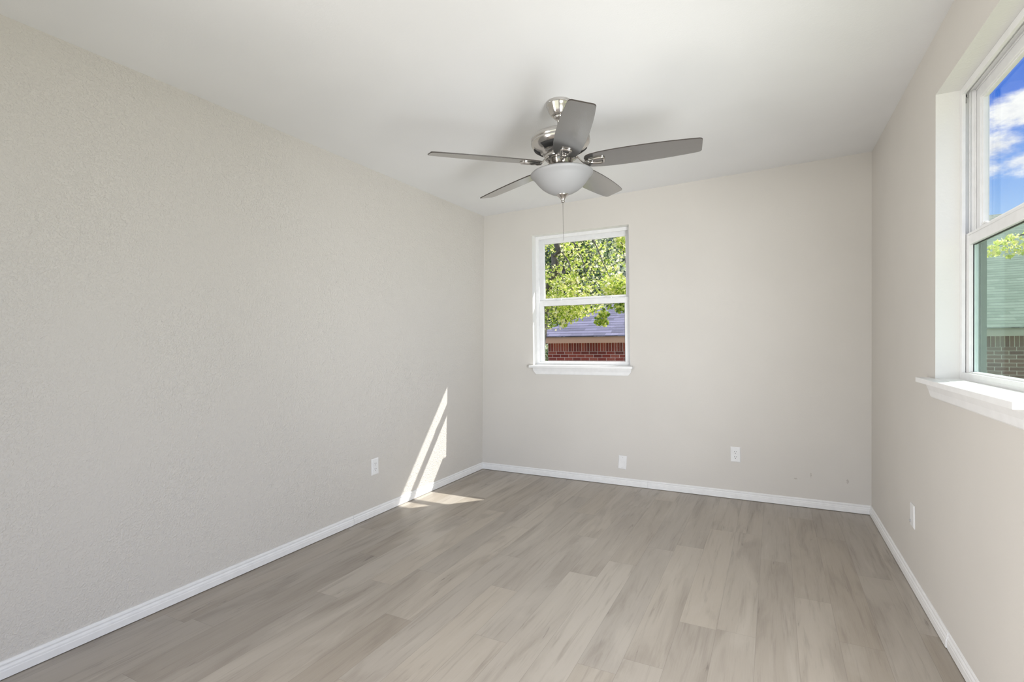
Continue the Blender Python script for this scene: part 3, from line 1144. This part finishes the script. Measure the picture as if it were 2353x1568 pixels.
finish(t, principled(t, t.ramp(n_, [(0.3, (0.05, 0.045, 0.04)), (0.7, (0.20, 0.18, 0.16))]), 0.9, normal=bump(t, n_, 0.6, 0.02)))
M_bark = m


def star(sz):
    pts = []
    for k in range(10):
        a = math.radians(-90 + 36 * k)
        r = sz * (0.5 if k % 2 == 0 else 0.30)
        if k == 0:
            r = sz * 0.28
        pts.append((r * math.cos(a), r * math.sin(a)))
    return pts


def leaves(clumps, count, size, rnd, tone, narrow=False, size_var=0.35):
    """clumps: list of (centre, radii, weight, tone shift)"""
    V, F, Tn = [], [], []
    wts = [c[2] for c in clumps]
    for _ in range(count):
        c, rad, _w, ts = rnd.choices(clumps, wts)[0]
        while True:
            q = Vector((rnd.uniform(-1, 1), rnd.uniform(-1, 1), rnd.uniform(-1, 1)))
            if q.length < 1:
                break
        p = Vector(c) + Vector((q.x * rad[0], q.y * rad[1], q.z * rad[2]))
        sz = size * (1 + rnd.uniform(-size_var, size_var))
        nrm = Vector((rnd.gauss(0, 0.7), rnd.gauss(-0.45, 0.7), rnd.gauss(0.55, 0.6))).normalized()
        tx = nrm.cross(Vector((rnd.gauss(0, 1), rnd.gauss(0, 1), rnd.gauss(0, 1)))).normalized()
        ty = nrm.cross(tx)
        b = len(V)
        if narrow:
            pts = [(-0.5, 0), (-0.1, 0.14), (0.3, 0.11), (0.5, 0), (0.3, -0.11), (-0.1, -0.14)]
            pts = [(x * sz, y * sz) for x, y in pts]
        else:
            pts = [(x * rnd.uniform(0.7, 1.2), y * rnd.uniform(0.7, 1.2)) for x, y in star(sz)]
        V += [tuple(p + tx * x + ty * y + nrm * (-abs(x) * 0.25)) for x, y in pts]
        F.append(tuple(range(b, b + len(pts))))
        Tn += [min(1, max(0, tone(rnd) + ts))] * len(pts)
    return V, F, Tn


def tree(name, label, base, trunk_paths, clumps, count, size, leafm, seed, tone, narrow=False, group=None):
    rnd = random.Random(seed)
    root = empty(name, base)
    tag(root, label, 'tree', group)
    off = -Vector(base)
    tk = MB()
    for pts, rads in trunk_paths:
        P2, R2 = [], []
        for i in range(len(pts) - 1):                     # smooth, slightly crooked limbs
            for q in (0.0, 0.33, 0.67):
                p = Vector(pts[i]).lerp(Vector(pts[i + 1]), q)
                j = min(rads[i] * 0.9, 0.05) if (i + q) > 0 else 0
                P2.append(p + Vector((rnd.uniform(-j, j), rnd.uniform(-j, j), rnd.uniform(-j, j))))
                R2.append(rads[i] * (1 - q) + rads[i + 1] * q)
        tk.tube(P2 + [pts[-1]], R2 + [rads[-1]], 9)
    o = tk.build('trunk', M_bark, root)
    o.location = off
    V, F, Tn = leaves(clumps, count, size, rnd, tone, narrow)
    me = bpy.data.meshes.new('foliage')
    me.from_pydata(V, [], F)
    ca = me.color_attributes.new('tone', 'FLOAT_COLOR', 'POINT')
    for i, v in enumerate(Tn):
        ca.data[i].color = (v, v, v, 1)
    me.materials.append(leafm)
    fo = bpy.data.objects.new('foliage', me)
    COL.objects.link(fo)
    fo.parent = root
    fo.location = off
    fo['kind'] = 'stuff'
    return root


def vpt(px, py, y):
    """point on the plane y = const seen at photo pixel (px, py): used only to read positions off the photograph"""
    d = fw + rt2 * ((px - 1176.5) / FPX) - up2 * ((py - 784) / FPX)
    k = (y - CAM.y) / d.y
    return CAM + d * k


tn_bright = lambda r: r.betavariate(0.85, 0.95)
tn_mix = lambda r: r.betavariate(1.3, 1.6)

# tree close to the far window: trunk leans up to the right, bright yellow-green star leaves
ty_ = 4.0
a_ = vpt(1236, 900, ty_)
tr_paths = [
    ([(a_.x - 0.15, ty_, GZ), (a_.x - 0.10, ty_, 0.2), tuple(vpt(1250, 720, ty_)), tuple(vpt(1262, 640, ty_)), tuple(vpt(1274, 590, ty_)), tuple(vpt(1286, 545, ty_)), tuple(vpt(1300, 470, ty_)), tuple(vpt(1310, 350, ty_))],
     [0.16, 0.13, 0.10, 0.075, 0.06, 0.045, 0.035, 0.02]),
    ([tuple(vpt(1274, 590, ty_)), tuple(vpt(1287, 573, ty_)), tuple(vpt(1305, 600, 3.9)), tuple(vpt(1330, 665, 3.7))], [0.022, 0.014, 0.010, 0.005]),
    ([tuple(vpt(1262, 640, ty_)), tuple(vpt(1283, 625, ty_)), tuple(vpt(1298, 650, 3.8)), tuple(vpt(1322, 672, 3.7)), tuple(vpt(1352, 720, 3.5))], [0.022, 0.014, 0.011, 0.008, 0.004]),
    ([tuple(vpt(1290, 535, ty_)), tuple(vpt(1318, 560, 3.8)), tuple(vpt(1336, 592, 3.7)), tuple(vpt(1350, 640, 3.6))], [0.018, 0.013, 0.009, 0.004]),
    ([tuple(vpt(1300, 470, ty_)), tuple(vpt(1350, 530, 3.8)), tuple(vpt(1366, 560, 3.7)), tuple(vpt(1384, 600, 3.6)), tuple(vpt(1402, 640, 3.5))], [0.022, 0.015, 0.011, 0.008, 0.004]),
    ([tuple(vpt(1300, 470, ty_)), tuple(vpt(1400, 480, 3.7)), tuple(vpt(1430, 560, 3.6)), tuple(vpt(1440, 620, 3.5))], [0.02, 0.014, 0.008, 0.004]),
]


def cl(px, py, y, r, wt=1.0, ts=0.0):
    return (tuple(vpt(px, py, y)), (r, r * 1.2, r), wt, ts)


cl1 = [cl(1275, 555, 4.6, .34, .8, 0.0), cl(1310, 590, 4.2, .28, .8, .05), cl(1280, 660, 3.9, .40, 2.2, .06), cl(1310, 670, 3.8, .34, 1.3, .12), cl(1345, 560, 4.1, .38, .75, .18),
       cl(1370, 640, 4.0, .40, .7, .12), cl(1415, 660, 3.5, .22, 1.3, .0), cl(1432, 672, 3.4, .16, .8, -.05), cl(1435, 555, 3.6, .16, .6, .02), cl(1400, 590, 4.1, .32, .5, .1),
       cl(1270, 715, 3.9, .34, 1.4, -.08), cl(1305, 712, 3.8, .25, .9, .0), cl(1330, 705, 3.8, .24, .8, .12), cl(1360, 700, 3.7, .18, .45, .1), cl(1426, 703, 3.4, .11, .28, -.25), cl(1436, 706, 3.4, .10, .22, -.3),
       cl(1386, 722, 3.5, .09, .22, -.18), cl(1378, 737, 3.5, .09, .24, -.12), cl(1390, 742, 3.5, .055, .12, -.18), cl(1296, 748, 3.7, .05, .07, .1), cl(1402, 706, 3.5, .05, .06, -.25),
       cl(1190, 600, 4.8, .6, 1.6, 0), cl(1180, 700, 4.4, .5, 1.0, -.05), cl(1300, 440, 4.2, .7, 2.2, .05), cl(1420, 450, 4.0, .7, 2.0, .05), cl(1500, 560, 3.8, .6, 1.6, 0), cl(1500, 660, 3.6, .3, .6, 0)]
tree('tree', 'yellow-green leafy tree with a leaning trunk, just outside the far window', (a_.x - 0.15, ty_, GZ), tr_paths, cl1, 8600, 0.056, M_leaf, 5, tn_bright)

# trees behind the red brick house
bx_ = vpt(1400, 600, 24)
tree('tree', 'blue-green fine-leaved tree behind the red house roof, right side of the far window', (bx_.x, 24.0, GZ),
     [([(bx_.x, 24.0, GZ), (bx_.x, 24.0, 3), (bx_.x + .2, 24.0, 8)], [.3, .25, .1])],
     [(tuple(vpt(1400, 600, 24.0)), (3.0, 2, 3.4), 2, 0), (tuple(vpt(1440, 560, 24.0)), (3.2, 2, 3.6), 2, .05), (tuple(vpt(1390, 500, 24.0)), (3.4, 2, 3.3), 1.5, 0), (tuple(vpt(1500, 560, 24.0)), (3.4, 2, 4.2), 2, 0)],
     15000, 0.36, M_leaf_blue, 8, tn_mix, True)
bx_ = vpt(1290, 600, 15)
tree('tree', 'dark green tree behind the red house roof, left side of the far window', (bx_.x, 16.0, GZ),
     [([(bx_.x, 16, GZ), (bx_.x, 16, 3), (bx_.x + .2, 16, 7)], [.3, .25, .1])],
     [(tuple(vpt(1290, 620, 16)), (2.2, 2, 2.6), 2, 0), (tuple(vpt(1250, 600, 16)), (2.4, 2, 3.2), 2, .05), (tuple(vpt(1320, 520, 16)), (2.6, 2, 2.6), 1.5, 0), (tuple(vpt(1345, 650, 16)), (1.8, 2, 1.6), 1, 0), (tuple(vpt(1230, 740, 16)), (2.2, 2, 2.0), 1.2, 0)],
     15000, 0.27, M_leaf_dark, 9, tn_mix, True)
sx_ = vpt(1236, 770, 9.0)
tree('garden_shrub', 'dark shrub at the left corner of the red brick house', (sx_.x, 9.2, GZ),
     [([(sx_.x, 9.2, GZ), (sx_.x, 9.2, 1.2)], [.05, .02])],
     [((sx_.x - .3, 9.4, 0.9), (.75, .7, 1.1), 1, 0), ((sx_.x + .05, 9.0, 0.2), (.5, .5, .9), .8, 0)], 3200, 0.12, M_leaf_dark, 10, tn_mix, True)
# small branch hanging across the right window, from a tree just out of view
by_ = 3.2
tb = vpt(2560, 700, by_)
tree('tree', 'light green leafy branch hanging across the right window in front of the green roof', (tb.x, by_, GZ),
     [([(tb.x, by_, GZ), (tb.x, by_, 1.5), (tb.x - .02, by_, 2.6), (tb.x + .1, by_, 4.0)], [.14, .11, .09, .04]),
      ([(tb.x, by_, 2.2), tuple(vpt(2450, 545, by_)), tuple(vpt(2390, 530, by_)), tuple(vpt(2330, 545, by_)), tuple(vpt(2290, 568, by_))], [.04, .03, .012, .006, .003])],
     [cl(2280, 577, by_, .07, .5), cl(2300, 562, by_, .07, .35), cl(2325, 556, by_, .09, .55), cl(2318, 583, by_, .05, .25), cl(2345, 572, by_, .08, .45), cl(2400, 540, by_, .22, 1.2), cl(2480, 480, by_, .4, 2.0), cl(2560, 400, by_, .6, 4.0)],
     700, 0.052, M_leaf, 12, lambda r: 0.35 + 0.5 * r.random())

# ------------------------------------------------------------------ done
